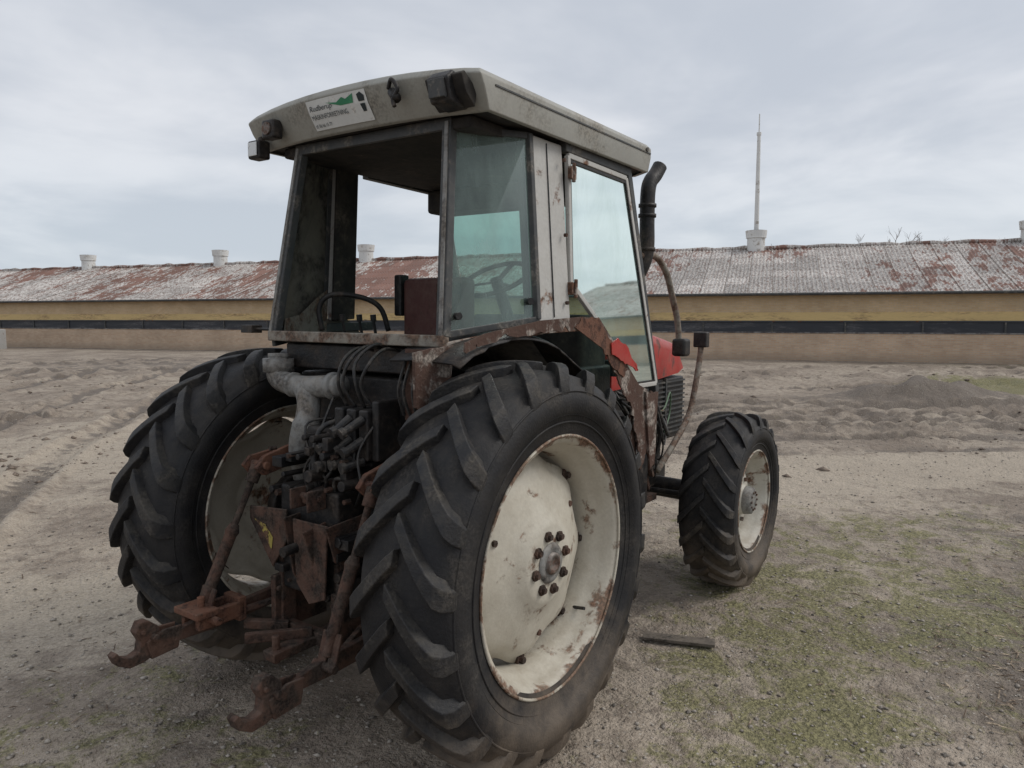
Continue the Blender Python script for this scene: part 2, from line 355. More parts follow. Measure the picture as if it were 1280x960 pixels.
g=G();g.tube([(1.14,-.50,2.5),(1.22,-.55,2.6)],.01,8);g.out('inside_mirror_stalk',M['black'],T)
g=G();g.bar((1.22,-.64,2.655),(1.22,.64,2.655),.06,.07);g.bar((1.585,-.66,1.55),(1.585,.66,1.55),.06,.10)
g.out('windscreen_frame',M['frame'],T,bevel=.005)
pane('windscreen',[(1.575,-.66,1.6),(1.575,.66,1.6),(1.235,.63,2.62),(1.235,-.63,2.62)],M['glass'])
g=G();g.tube([(1.30,.05,2.45),(1.45,-.12,2.05)],.006,6);g.tube([(1.52,-.1,1.78),(1.40,.1,2.15)],.006,6);g.out('wiper_arm',M['black'],T)
G().box(1.0,1.2,-.6,.6,2.50,2.64).out('front_console_overhead',M['lining'],T,bevel=.02)
g=G();g.bar((-.07,-.5,2.672),(-.07,.5,2.672),.05,.05);g.out('rear_header',M['frame'],T,bevel=.005)
g=G();g.bar((-.205,-.57,1.755),(-.205,.57,1.755),.045,.05);g.out('rear_sill',M['sill'],T,bevel=.006)
g=G();g.bar((-.20,-.56,1.725),(.29,-.73,1.81),.02,.05);g.bar((.27,-.73,1.81),(.62,-.735,1.82),.02,.05);g.out('side_sill_right',M['cabrust'],T,bevel=.004)
g=G();g.bar((-.20,.56,1.725),(.29,.70,1.79),.02,.05);g.bar((.27,.70,1.79),(.62,.70,1.80),.02,.05);g.out('side_sill_left',M['frame'],T,bevel=.004)
mkobj('rear_shelf',[(-.19,-.54,1.735),(-.19,.54,1.735),(.25,.69,1.76),(.45,.69,1.60),(.45,-.69,1.60),(.25,-.69,1.76)],[(0,1,2,3,4,5)],M['trim'],T)
mkobj('left_lower_trim',[(-.16,.535,1.745),(.0,.60,1.745),(.24,.67,1.75),(.25,.67,2.0),(.18,.65,1.97),(.0,.60,1.86),(-.14,.54,1.84)],[(0,1,2,3,4,5,6)],M['sill'],T)
mkobj('inner_wall_left',[(.25,.70,1.84),(.42,.70,1.84),(.55,.70,1.74),(.9,.70,1.40),(.9,.70,1.2),(.2,.70,1.2)],[(0,1,2,3,4,5)],M['trim'],T)
g=G();g.box(-.12,1.5,-.46,.46,1.28,1.58);g.out('cab_floor_box',M['black'],T,bevel=.02)
g=G();g.box(-.17,-.11,-.5,.5,1.60,1.72);g.out('rear_cross_panel',M['black'],T,bevel=.01)
g=G();g.box(.36,.47,-.21,.21,1.70,2.06);g.box(.45,.88,-.23,.23,1.66,1.79);g.out('seat',M['seat'],T,bevel=.03)
g=G();g.box(.345,.362,-.195,-.04,1.80,2.03);g.out('seat_back_patch',M['rust'],T,bevel=.01)
g=G();g.box(.5,.8,-.15,.15,1.5,1.68);g.box(.36,.43,.22,.27,1.86,2.08);g.out('seat_base',M['black'],T,bevel=.01)
g=G();g.tube(smooth([(.30,.25,1.78),(.26,.27,1.90),(.18,.33,1.955),(.06,.42,1.965),(.02,.47,1.90),(.03,.46,1.78)]),.014,10);g.out('grab_handle',M['black'],T,smooth=True)
g=G()
for q in ((.1,.36),(.16,.30),(.2,.24)): g.tube([(q[0],q[1],1.74),(q[0]-.02,q[1],1.83)],.008,8);g.tube([(q[0]-.02,q[1],1.83),(q[0]-.024,q[1],1.865)],.015,8)
g.out('control_levers',M['black'],T)
g=G();ctr=Vector((.92,0,2.08));ax=Vector((-.5,0,.86)).normalized();u=Vector((0,1,0));w=ax.cross(u)
g.tube([ctr+(u*math.cos(t)+w*math.sin(t))*.2 for t in np.linspace(0,2*math.pi,49)],.014,8,False)
for t in (.5,2.6,4.71): g.bar(ctr-ax*.02,ctr+(u*math.cos(t)+w*math.sin(t))*.195,.03,.012)
g.tube([ctr,ctr-ax*.5],.035,10);g.out('steering_wheel',M['black'],T,smooth=False)
g=G();g.box(1.2,1.52,-.42,.42,1.5,1.88);g.out('dashboard',M['lining'],T,bevel=.04)
# ---- lamps on roof
g=G();g.box(-.235,-.165,.60,.69,2.625,2.715);g.box(-.20,-.17,.63,.66,2.71,2.74);g.out('work_lamp_left_body',M['black'],T,bevel=.01)
g=G();g.box(-.243,-.2355,.612,.678,2.637,2.704);g.out('work_lamp_left_lens',M['lamp'],T,bevel=.004)
g=G();g.box(-.262,-.20,.455,.545,2.70,2.79);g.out('lamp_socket_left',M['black'],T,bevel=.012)
g=G();g.tube([(-.27,.50,2.745),(-.258,.50,2.745)],.030,14);g.out('lamp_socket_left_ring',M['brnz'],T)
g=G();g.prism([(-.262,2.70),(-.29,2.79),(-.25,2.825),(-.16,2.80),(-.15,2.69)],1,-.64,-.53);g.out('work_lamp_right_body',M['black'],T,bevel=.01)
g=G();g.prism([(-.288,2.715),(-.296,2.785),(-.27,2.79),(-.268,2.715)],1,-.625,-.545);g.out('work_lamp_right_lens',M['frame'],T,bevel=.003)
g=G();g.prism([(-.232,2.735),(-.262,2.80),(-.24,2.815),(-.16,2.76),(-.17,2.69)],1,-.69,-.50);g.out('roof_corner_recess',M['lining'],T,bevel=.005)
g=G();g.tube([(-.262,-.33,2.765),(-.235,-.33,2.765)],.018,12);g.tube(smooth([(-.26,-.30,2.80),(-.275,-.33,2.83),(-.27,-.36,2.79),(-.27,-.335,2.75),(-.27,-.345,2.72)]),.009,8);g.tube([(-.262,-.35,2.75),(-.25,-.31,2.79)],.02,8);g.out('roof_bracket',M['black'],T,smooth=True)
def fas(y,q,lift=.003):
    pts=[(a[0]+.05*(abs(y)/.73)**3,a[1]+(.012 if i<2 else 0)+a[2]*(1-(y/.735)**2)) for i,a in enumerate(RB)]
    if q<.55: t=q/.55;p,r_=pts[0],pts[1]
    else: t=(q-.55)/.45;p,r_=pts[1],pts[2]
    dx=r_[0]-p[0];dz=r_[1]-p[1];L=math.hypot(dx,dz);nx,nz=-dz/L,dx/L
    if nx>0: nx,nz=-nx,-nz
    return (p[0]+dx*t+nx*lift,y,p[1]+dz*t+nz*lift)
ys=np.linspace(.235,-.145,9);qs=[.13,.54,.56,.94]
vs=[fas(y,q,.004) for y in ys for q in qs];fs=[(i*4+j,i*4+j+1,i*4+5+j,i*4+4+j) for i in range(8) for j in range(3)]
mkobj('sticker',vs,fs,M['white'],T)
def fmark(name,pts,mt,lift=.006):
    mkobj(name,[fas(a,b,lift) for a,b in pts],[tuple(range(len(pts)))],mt,T)
fmark('sticker_mark',[(.02,.60),(-.06,.60),(-.07,.88),(-.02,.76),(.0,.84),(.04,.72),(.11,.78)],M['green'])
fmark('sticker_badge',[(-.095,.6),(-.13,.6),(-.135,.76),(-.115,.88),(-.092,.82)],M['ink'])
fmark('sticker_badge_low',[(-.098,.54),(-.128,.54),(-.122,.36),(-.102,.36)],M['ink'])
def ftext(s,y,q,size,mt,name,shear=0):
    cu=bpy.data.curves.new(name,'FONT');cu.body=s;cu.size=size;cu.shear=shear
    ob=bpy.data.objects.new(name,cu);sc.collection.objects.link(ob)
    dg=bpy.context.evaluated_depsgraph_get();me=bpy.data.meshes.new_from_object(ob.evaluated_get(dg));bpy.data.objects.remove(ob)
    ob=bpy.data.objects.new(name,me);sc.collection.objects.link(ob);me.materials.clear();me.materials.append(mt)
    Lf=math.hypot(RB[1][0]-RB[0][0],RB[1][1]-RB[0][1])+math.hypot(RB[2][0]-RB[1][0],RB[2][1]-RB[1][1]-.012)
    for v in me.vertices: v.co=Vector(fas(y-v.co.x,q+v.co.y/Lf,.0075))
    ob.parent=T
ftext('Rudberup',.225,.60,.038,M['ink'],'sticker_text_name',.3)
ftext('MASKINFORRETNING',.225,.39,.0245,M['ink'],'sticker_text_line')
ftext('tlf. 86 66 15 77',.225,.20,.018,M['ink'],'sticker_text_phone')
# ---- fenders
def jag(p,n,amp,seed):
    rr_=random.Random(seed);o=[]
    for i in range(len(p)-1):
        for k in range(n):
            t=k/n;o.append((p[i][0]+(p[i+1][0]-p[i][0])*t+rr_.uniform(-amp,amp),p[i][1]+(p[i+1][1]-p[i][1])*t+rr_.uniform(-amp,amp)))
    o.append(p[-1]);return o
for s,nm in ((1,'left'),(-1,'right')):
    vs=[];fs=[];N_=36;rj=random.Random(9)
    a0=118 if s<0 else 100
    for k in range(N_+1):
        a=math.radians(a0-(a0+3)*k/N_);cx_,cz_=.12,.84;jr=rj.uniform(-.012,.012)
        for y,r in ((.36,.945),(.52,.955),(.70,.945),(.735+jr,.925)) if s<0 else ((.36,.92),(.48,.92),(.55,.91),(.56,.90)):
            vs.append((cx_+r*math.cos(a),s*y,cz_+r*math.sin(a)))
    for k in range(N_):
        for j in range(3): fs.append((k*4+j,k*4+j+1,k*4+5+j,k*4+4+j))
    ob=mkobj('fender_'+nm,vs,fs,M['black'],T,smooth=True);q=ob.modifiers.new('s','SOLIDIFY');q.thickness=.008
top=[(-.30,1.755),(-.17,1.79),(.25,1.845),(.62,1.865),(.80,1.86),(1.05,1.67),(1.29,1.485),(1.40,1.45)]
low=jag([(1.42,1.10),(1.34,1.0),(1.28,1.17),(1.19,1.36),(1.06,1.50),(.94,1.63),(.82,1.75),(.6,1.805),(.4,1.81),(.06,1.785),(-.18,1.745),(-.30,1.72)],6,.018,4)
g=G();g.prism(top+low,1,-.738,-.746);g.out('rusty_skirt',M['skirt'],T)
g=G();g.prism(jag([(.55,1.81),(.62,1.86),(.78,1.86),(.98,1.70),(1.12,1.58),(1.08,1.55),(.95,1.60),(.84,1.70)],5,.010,14),1,-.752,-.747);g.out('skirt_rust_flakes',M['rusto'],T)
g=G();g.prism(jag([(.90,1.725),(.98,1.755),(1.10,1.70),(1.22,1.60),(1.24,1.565),(1.12,1.60),(1.02,1.635),(.92,1.67)],4,.008,2),1,-.762,-.755);g.out('red_fender_patch',M['red'],T)
g=G();g.prism(jag([(1.36,1.44),(1.52,1.43),(1.50,1.0),(1.44,.97)],6,.012,3),1,-.76,-.749)
g.prism(jag([(1.24,1.30),(1.30,1.38),(1.33,1.05),(1.27,1.02)],5,.01,8),1,-.72,-.71);g.out('rusty_step_panel',M['skirt'],T)
g=G();g.prism(jag([(-.43,1.71),(-.20,1.74),(-.22,1.44),(-.30,1.40),(-.42,1.50)],4,.008,5),1,-.60,-.585);g.box(-.27,-.255,-.585,-.40,1.42,1.72);g.box(-.24,-.10,-.40,-.385,1.45,1.72);g.out('rusty_bracket',M['skirt'],T)
g=G()
for k in range(4): g.tube(smooth([(-.275,-.40-.035*k,1.44),(-.300,-.39-.04*k+.01*(k%2),1.55),(-.26,-.41-.03*k,1.70)],5),.007,6)
g.out('rusty_bracket_cables',M['hose'],T)
g=G();g.tube([(-.19,.58,1.785),(-.19,.72,1.785)],.008,8);g.box(-.225,-.16,.70,.79,1.765,1.805);g.out('indicator_left',M['black'],T,bevel=.008)
# ---- exhaust
g=G();g.tube(smooth([(1.52,-.50,1.95),(1.60,-.57,2.12),(1.63,-.61,2.26),(1.63,-.61,2.45),(1.63,-.61,2.60),(1.655,-.61,2.68),(1.71,-.62,2.735),(1.75,-.63,2.79)]),.045,16)
for z_ in (2.27,2.47,2.53): g.tube([(1.63,-.61,z_),(1.63,-.61,z_+.02)],.054,16)
g.out('exhaust_pipe',M['black'],T,smooth=True)
g=G();g.tube(smooth([(1.56,-.60,2.235),(1.78,-.6,2.25),(1.96,-.6,2.16),(2.09,-.6,1.98),(2.17,-.6,1.85),(2.22,-.6,1.66)]),.021,10);g.out('mirror_arm',M['sill'],T,smooth=True)
g=G();g.box(2.17,2.28,-.66,-.56,1.61,1.73);g.out('front_lamp',M['black'],T,bevel=.02)
g=G();g.tube(smooth([(2.63,-.6,1.75),(2.61,-.6,1.6),(2.52,-.6,1.35),(2.42,-.6,1.18),(2.18,-.6,1.02),(1.95,-.58,.86)]),.021,10);g.out('hand_rail',M['sill'],T,smooth=True)
g=G();g.box(2.59,2.66,-.65,-.55,1.66,1.77);g.out('side_marker',M['black'],T,bevel=.01)
# ---- hood, engine, chassis
sec=[]
for x_,hw_,zt_,zb_ in ((1.62,.40,1.80,1.40),(2.3,.37,1.78,1.42),(2.85,.34,1.70,1.45),(3.02,.31,1.58,1.48)):
    sec.append([(x_,-hw_,zb_),(x_,-hw_,zt_-.10),(x_,-hw_+.04,zt_-.03),(x_,-hw_+.12,zt_),(x_,0,zt_+.02),(x_,hw_-.12,zt_),(x_,hw_-.04,zt_-.03),(x_,hw_,zt_-.10),(x_,hw_,zb_)])
vs=sum(sec,[]);fs=[]
for i in range(3):
    for j in range(8): fs.append((i*9+j,i*9+j+1,i*9+10+j,i*9+9+j))
fs.append(tuple(range(9)));fs.append(tuple(27+j for j in range(9)))
mkobj('hood',vs,fs,M['red'],T,bevel=.01)
g=G();g.tube([(2.2,-.2,1.78),(2.2,-.2,1.88)],.05,14);g.out('air_intake',M['black'],T)
g=G();g.box(1.66,3.0,-.33,.33,.95,1.42);g.out('grille_body',M['black'],T,bevel=.02)
g=G()
for k in range(12): g.box(2.2,2.98,-.345,-.331,1.0+k*.035,1.012+k*.035)
g.box(2.18,2.2,-.35,-.33,.96,1.42);g.box(2.6,2.62,-.35,-.33,.96,1.42);g.out('grille_slats',M['frame'],T)
g=G();g.box(1.3,2.9,-.2,.2,.62,1.0);g.box(2.2,3.1,-.16,.16,.5,.75);g.out('engine_block',M['black'],T,bevel=.03)
g=G();g.tube([(2.05,-.38,1.3),(2.05,-.38,1.05)],.06,12);g.tube([(1.85,-.36,1.25),(1.85,-.36,1.0)],.05,12);g.box(1.62,1.8,-.5,-.3,1.0,1.25);g.out('filters',M['frame'],T,bevel=.01)
g=G();g.tube([(2.555,-.70,.608),(2.555,-.25,.62)],.075,14);g.tube([(2.555,.70,.608),(2.555,.25,.62)],.075,14);g.box(2.42,2.70,-.26,.26,.50,.78);g.tube([(2.555,-.80,.608),(2.555,-.62,.608)],.14,18);g.tube([(2.555,.80,.608),(2.555,.62,.608)],.14,18)
g.tube([(2.40,-.68,.62),(2.36,.68,.62)],.022,8);g.out('front_axle',M['black'],T,bevel=.008)
g=G();g.box(1.05,1.75,-.62,-.30,.66,1.05);g.box(1.8,2.2,-.48,-.24,.70,.86);g.out('fuel_tank',M['black'],T,bevel=.04)
g=G();g.bar((1.60,-.60,1.25),(1.78,-.62,.86),.03,.02);g.bar((1.70,-.55,1.1),(2.0,-.5,.72),.02,.04);g.box(1.75,2.0,-.56,-.48,.66,.70);g.out('chassis_brackets',M['rust'],T)
g=G()
for k in range(12):
    a=random.uniform(-.1,.1)
    g.tube(smooth([(1.55+random.uniform(-.1,.3),-.5+a,1.4+random.uniform(-.1,.1)),(1.8+random.uniform(-.1,.1),-.58+a,1.2+random.uniform(-.15,.1)),(2.0+random.uniform(-.1,.2),-.5+a,1.1+random.uniform(-.3,.15)),(2.3,-.36,1.0+random.uniform(-.25,.2))],5),random.choice([.006,.009,.012]),6)
g.out('engine_cables',M['hose'],T,smooth=True)
g=G();g.tube(smooth([(1.75,-.56,1.36),(1.95,-.6,1.26),(2.2,-.55,1.36),(2.32,-.5,1.2),(2.1,-.56,1.1)],6),.006,6);g.out('green_hose',mat('green_hose',(.1,.16,.1)),T,smooth=True)
g=G();g.box(-.30,1.4,-.23,.23,.58,1.22);g.box(-.46,-.30,-.19,.19,.62,1.10);g.tube([(0,-.72,.84),(0,-.2,.84)],.11,20);g.tube([(0,.72,.84),(0,.2,.84)],.11,20)
g.tube([(0,-.66,.84),(0,-.60,.84)],.19,24);g.tube([(0,.66,.84),(0,.60,.84)],.19,24);g.tube([(0,-.32,.84),(0,-.2,.84)],.2,20);g.tube([(0,.32,.84),(0,.2,.84)],.2,20)
g.out('rear_axle_housing',M['black'],T,bevel=.015)
g=G();g.box(-.36,.3,-.2,.2,1.22,1.36);g.tube([(-.08,-.34,1.26),(-.08,.34,1.26)],.06,16);g.out('lift_cover',M['black'],T,bevel=.02)
X=-.26
g=G();g.tube([(X+.02,.47,1.58),(X+.02,.47,1.645)],.075,18);g.tube([(X+.02,.47,1.645),(X+.02,.47,1.67)],.05,18)
g.tube(smooth([(X+.02,.47,1.64),(X,.45,1.56),(X,.38,1.53),(X,.25,1.52),(X,.0,1.54)]),.052,16)
g.tube(smooth([(X,.26,1.53),(X-.02,.20,1.46),(X-.06,.17,1.36),(X-.06,.20,1.24),(X-.02,.22,1.10)]),[.055]*12+[.065]*13,16)
g.tube([(X,.06,1.535),(X,.03,1.537)],.064,16);g.tube([(X+.0,.34,1.525),(X,.32,1.525)],.06,16)
g.out('grey_duct',M['grey'],T,smooth=True)
g=G()
for k in range(3):
    y=-.11-k*.075;g.box(-.38,-.20,y-.028,y+.028,1.20+.02*k,1.46)
g.box(-.36,-.22,-.33,-.29,1.24,1.5);g.out('spool_valves',M['black'],T,bevel=.01)
g=G()
for k in range(3):
    y=-.11-k*.075
    for j,zz in enumerate((1.42,1.33,1.24)):
        if (k,j)==(0,0): continue
        d_=random.uniform(.05,.09);dz=-random.uniform(.01,.05)
        g.tube([(-.38,y,zz),(-.38-d_,y+.02,zz+dz)],[.020,.018],12);g.tube([(-.38-d_,y+.02,zz+dz),(-.40-d_,y+.025,zz+dz*1.2)],.024,12)
g.out('hydraulic_couplers',M['hose'],T,smooth=False)
g=G()
for k in range(4):
    y=-.09-k*.055
    g.tube(smooth([(-.31,y,1.46),(-.36,y+.025*(k%2),1.56),(-.34,y-.01+.015*(k%3),1.66),(-.25,y-.015,1.715+.01*(k%3)),(-.12,y-.02,1.69)]),.0075,8)
for k in range(9):
    y=random.uniform(-.32,.12)
    g.tube(smooth([(-.30,y,1.40+random.uniform(-.1,.1)),(-.42,y+random.uniform(-.08,.08),1.3+random.uniform(-.12,.1)),(-.44,y+random.uniform(-.1,.1),1.15),(-.36,y*.6,1.0+random.uniform(-.1,.1))]),random.choice([.006,.008,.012]),8)
g.out('hydraulic_hoses',M['hose'],T,smooth=True)
g=G()
for k in range(36):
    y=random.uniform(-.26,.24);zz=random.uniform(.64,1.33);d_=random.uniform(.0,.05)
    if k%2: g.tube([(-.30,y,zz),(-.46-d_,y,zz)],random.uniform(.010,.028),random.choice([6,12]))
    else: g.box(-.45-d_,-.30,y-random.uniform(.012,.035),y+random.uniform(.012,.035),zz-random.uniform(.012,.03),zz+random.uniform(.012,.03))
g.out('housing_fittings',M['black'],T,bevel=.004)
g=G()
for k in range(18):
    y=random.uniform(-.26,.24);zz=random.uniform(.64,1.30)
    g.tube([(-.44,y,zz),(-.475,y,zz)],random.uniform(.008,.016),6)
g.out('housing_bolts',M['rust'],T)
# ---- three point hitch
for s,nm in ((1,'left'),(-1,'right')):
    y=.40*s;yt=.355 if s>0 else -.40
    o_=yt-.385*s
    g=G()
    g.prism([(-.03,1.33),(.02,1.24),(-.08,1.19),(-.30,1.15),(-.46,1.12),(-.505,1.16),(-.46,1.21),(-.30,1.25)],1,s*.325+o_,s*.352+o_)
    g.prism([(-.34,1.22),(-.47,1.205),(-.51,1.165),(-.47,1.12),(-.36,1.14)],1,s*.418+o_,s*.438+o_);g.tube([(-.455,s*.31+o_,1.165),(-.455,s*.455+o_,1.165)],.02,12)
    g.tube([(-.08,s*.36+o_,1.26),(-.08,s*.30+o_,1.26)],.08,18)
    g.out('lift_arm_'+nm,M['rusto'],T,bevel=.005)
    tp=Vector((-.455,yt,1.16));bt=Vector((-.72,s*.41,.55));d=(bt-tp)
    g=G();g.tube([tp,tp+d*.12],.030,12);g.tube([tp+d*.08,tp+d*.50],.016,12);g.tube([tp+d*.42,tp+d*.47,tp+d*.50,tp+d*.86,tp+d*.9],[.020,.033,.027,.027,.020],14);g.tube([tp+d*.88,bt],.020,12)
    g.bar(tp+d*.86+Vector((0,.028,0)),bt+Vector((0,.028,0))-Vector((0,0,.03)),.012,.045,(0,1,0));g.bar(tp+d*.86-Vector((0,.028,0)),bt-Vector((0,.028,0))-Vector((0,0,.03)),.012,.045,(0,1,0))
    g.tube([(bt.x,y-.06,bt.z-.04),(bt.x,y+.06,bt.z-.04)],.018,10)
    g.out('lift_rod_'+nm,M['rust'],T,bevel=.003)
    g=G();g.prism([(.05,.46),(.05,.54),(-.30,.555),(-.70,.535),(-.86,.51),(-.88,.46),(-.70,.455),(-.30,.475)],1,y*.95-.016,y*.95+.016)
    g.prism([(-.84,.525),(-.86,.43),(-.98,.42),(-1.0,.50),(-.92,.53)],1,y-.033,y-.018);g.prism([(-.84,.525),(-.86,.43),(-.98,.42),(-1.0,.50),(-.92,.53)],1,y+.018,y+.033)
    g.out('lower_link_'+nm,M['rust'],T,bevel=.005)
    hk=[(-.95,.53),(-.93,.41),(-1.04,.37),(-1.12,.365),(-1.19,.40),(-1.215,.45),(-1.19,.465),(-1.16,.43),(-1.11,.415),(-1.065,.43),(-1.055,.48),(-1.085,.53),(-1.06,.575),(-1.01,.575)]
    hk=[(-.94+(a+.95)*.74,.50+(b_-.47)*.84) for a,b_ in hk]
    g=G();g.prism(hk,1,y-.024,y+.024)
    g.tube([(-.965,y-.05,.51),(-.965,y+.05,.51)],.016,10);g.tube([(-1.01,y-.036,.545),(-1.01,y+.036,.545)],.011,8)
    g.out('hook_end_'+nm,M['rust'],T,bevel=.008)
    g=G();g.bar((-.62,s*.36,.50),(-.25,s*.22,.55),.026,.026);g.box(-.50,-.20,s*.20-.016,s*.20+.016,.42,.68);g.tube([(-.48,s*.17,.62),(-.48,s*.24,.62)],.014,8);g.out('stabiliser_'+nm,M['rust'],T,bevel=.005)
g=G();g.box(-.80,-.57,.31,.34,.49,.56);g.box(-.80,-.57,.42,.445,.49,.56);g.box(-.60,-.56,.31,.43,.47,.58);g.box(-.82,-.71,.29,.47,.545,.575);g.tube([(-.74,.25,.53),(-.74,.51,.53)],.018,10);g.tube([(-.75,.37,.57),(-.75,.37,.62)],.018,8)
g.out('sway_block',M['rusto'],T,bevel=.006)
g=G();g.box(-.68,.2,-.04,.04,.40,.44);g.box(-.46,-.41,-.26,.26,.40,.46);g.box(-.47,-.39,-.195,-.17,.42,.80);g.box(-.47,-.39,.17,.195,.42,.80);g.box(-.455,-.42,-.2,.2,.77,.81)
g.bar((-.46,.14,.45),(-.58,.30,.46),.04,.04);g.bar((-.46,-.02,.46),(-.68,.16,.46),.03,.045)
g.tube([(-.64,0,.38),(-.64,0,.50)],.018,10);g.out('drawbar',M['rust'],T,bevel=.006)
g=G();g.prism([(.10,1.0),(.10,.86),(.20,.72),(.36,.92),(.36,.98)],0,-.50,-.488);g.prism([(-.20,.98),(-.18,.66),(-.08,.62),(0,.70),(.02,.98)],0,-.53,-.518)
g.prism([(-.55,.98),(-.30,1.0),(-.30,.62),(-.42,.60),(-.50,.72)],1,.05,.062);g.prism([(-.58,.95),(-.30,1.0),(-.30,.60),(-.42,.60),(-.50,.70)],1,-.115,-.103);g.prism([(-.55,.98),(-.30,1.0),(-.30,.80),(-.5,.82)],1,-.22,-.208)
g.out('top_link_brackets',M['rust'],T,bevel=.004)
mkobj('yellow_mark',[(-.5035,.20,.80),(-.5035,.25,.86),(-.5035,.28,.90),(-.5035,.33,.93),(-.5035,.24,.91),(-.5035,.19,.86)],[(0,1,2,3,4,5)],M['yel'],T)
g=G();g.tube([(-.46,0,.86),(-.60,0,.85)],.022,16);g.tube([(-.46,0,.86),(-.50,0,.86)],.07,18);g.out('pto_shaft',M['black'],T)
g=G();g.bar((-.30,-.06,1.12),(-.52,-.06,1.07),.06,.04);g.tube([(-.50,-.13,1.08),(-.50,.01,1.08)],.016,10);g.box(-.56,-.46,-.12,-.108,1.03,1.12);g.box(-.56,-.46,-.012,0,1.03,1.12);g.out('top_link_mount',M['rust'],T,bevel=.006)
# ================================================================ GROUND
def vn(x,y,seed):
    xi=np.floor(x).astype(np.int64);yi=np.floor(y).astype(np.int64);fx=x-xi;fy=y-yi
    fx=fx*fx*(3-2*fx);fy=fy*fy*(3-2*fy)
    def h(a,b):
        n=(a*374761393+b*668265263+seed*1442695041)&0xffffffff
        n=((n^(n>>13))*1274126177)&0xffffffff
        return ((n^(n>>16))&0xffff)/65535.
    return (h(xi,yi)*(1-fx)+h(xi+1,yi)*fx)*(1-fy)+(h(xi,yi+1)*(1-fx)+h(xi+1,yi+1)*fx)*fy
def fbm(x,y,sc_,o,seed,g_=.5):
    s=0;a=1;t=0
    for i in range(o): s=s+a*(vn(x*sc_,y*sc_,seed+i*17)-.5);t+=a;a*=g_;x,y=x*.8-y*.6+13.7,x*.6+y*.8+5.1;sc_*=2.03
    return s/t
def AD(x,y):
    dx=x-C[0];dy_=y-C[1];return dx*rh[0]+dy_*rh[1],dx*lh[0]+dy_*lh[1]
def track(u,v,wid,depth,lugp):
    prof=np.clip(1-np.abs(u)/(wid*.5),0,1)**.5
    rim=np.exp(-((np.abs(u)-wid*.64)/(wid*.18))**2)
    lug=np.clip(np.sin((v+np.abs(u)*1.0)*2*math.pi/lugp)*1.5,-1,1)
    return -depth*prof+depth*.9*rim+prof*lug*depth*.3,prof*(1+.3*lug)
def ruts(x,y):
    a,d=AD(x,y);h=0*x;pr=0*x
    wob=fbm(x,y,.15,2,40)*1.4
    brk=np.clip(vn(x*.35,y*.35,44)*2.2-.25,0.25,1)
    wr=np.clip((a-.6)/1.5,0,1)*brk
    for dd,w,dp,sl in ((9.9,.4,.045,.05),(11.0,.45,.10,.02),(12.2,.5,.12,.02),(13.2,.5,.09,.0),(14.8,.5,.11,-.06),(16.2,.55,.11,-.06),(19.,.6,.13,.1),(21.5,.6,.13,.1),(25,.7,.13,.0),(28,.7,.1,.03)):
        hh,p=track(d-dd-sl*a-wob,a,w,dp,.26);h=h+wr*hh;pr=np.maximum(pr,wr*p)
    wl=np.clip((-a-1.2)/1.5,0,1)*(brk*.5+.5)
    for off,w,dp in ((0,.5,.065),(1.9,.5,.065),(4.3,.5,.065),(6.1,.5,.065),(-2.,.45,.05),(9,.6,.08),(11,.6,.08)):
        u=((a+5.2+off)*.94+(d-7)*.33)-wob*1.2-.012*(d-7)**2*.3
        q=np.clip((30-d)/5,0,1)*wl;hh,p=track(u,d,w,dp,.26);h=h+q*hh;pr=np.maximum(pr,q*p)
    for dd,sl in ((14.5,.1),(17,.12),(19.2,.12),(24,.05),(27,.05),(31,.0),(34,.0)):
        q=np.clip((-a-2)/3,0,1)*brk;hh,p=track(d-dd-sl*a-wob*1.5,a,.7,.11,.3);h=h+q*hh;pr=np.maximum(pr,q*p)
    return h,pr
def Hf(x,y):
    a,d=AD(x,y);r=np.sqrt(x*x+y*y)
    h=.05*fbm(x,y,.35,3,1)+.04*fbm(x,y,1.7,4,5)+.018*fbm(x,y,9,3,9)
    w1=np.clip((d-8)/5,0,1)*np.clip((34-d)/6,0,1)
    h=h+w1*(.14*fbm(x,y,.55,4,21)+.06*fbm(x,y,3.0,3,33))
    h=h+ruts(x,y)[0]
    h=h+.42*np.exp(-(((a-9.4)/1.7)**2+((d-17.0)/.8)**2))*(.5+1.0*vn(x*2.3,y*2.3,60))
    h=h+.25*np.exp(-(((a-12.5)/3)**2+((d-22)/1.2)**2))*(.5+vn(x*1.5,y*1.5,61))
    near=np.clip(r/4.5,0,1)
    h=h*(.35+.65*near)
    return h*np.clip((60-d)/20,0,1)-.004
NR,NA=760,640
rad=.25*np.exp(np.linspace(0,math.log(3000/.25),NR))
angF=np.radians(np.linspace(-56,56,NA));angB=np.radians(np.linspace(56,304,60)[1:-1]);ang=np.concatenate([angF,angB]);NT_=len(ang)
RR,AA=np.meshgrid(rad,ang,indexing='ij')
aa=RR*np.sin(AA);dd=RR*np.cos(AA)
gx=C[0]+dd*lh[0]+aa*rh[0];gy=C[1]+dd*lh[1]+aa*rh[1]
gz=Hf(gx,gy)
V=np.stack([gx,gy,gz],-1).reshape(-1,3);V=np.concatenate([V,[[C[0],C[1],0]]])
i,j=np.meshgrid(np.arange(NR-1),np.arange(NT_),indexing='ij');j2=(j+1)%NT_
Fq=np.stack([i*NT_+j,i*NT_+j2,(i+1)*NT_+j2,(i+1)*NT_+j],-1).reshape(-1,4)
tri=np.stack([np.full(NT_,NR*NT_),(np.arange(NT_)+1)%NT_,np.arange(NT_)],-1)
me=bpy.data.meshes.new('ground');me.vertices.add(len(V));me.vertices.foreach_set('co',V.ravel())
nl=len(Fq)*4+len(tri)*3;me.loops.add(nl);me.loops.foreach_set('vertex_index',np.concatenate([Fq.ravel(),tri.ravel()]).astype(np.int32))
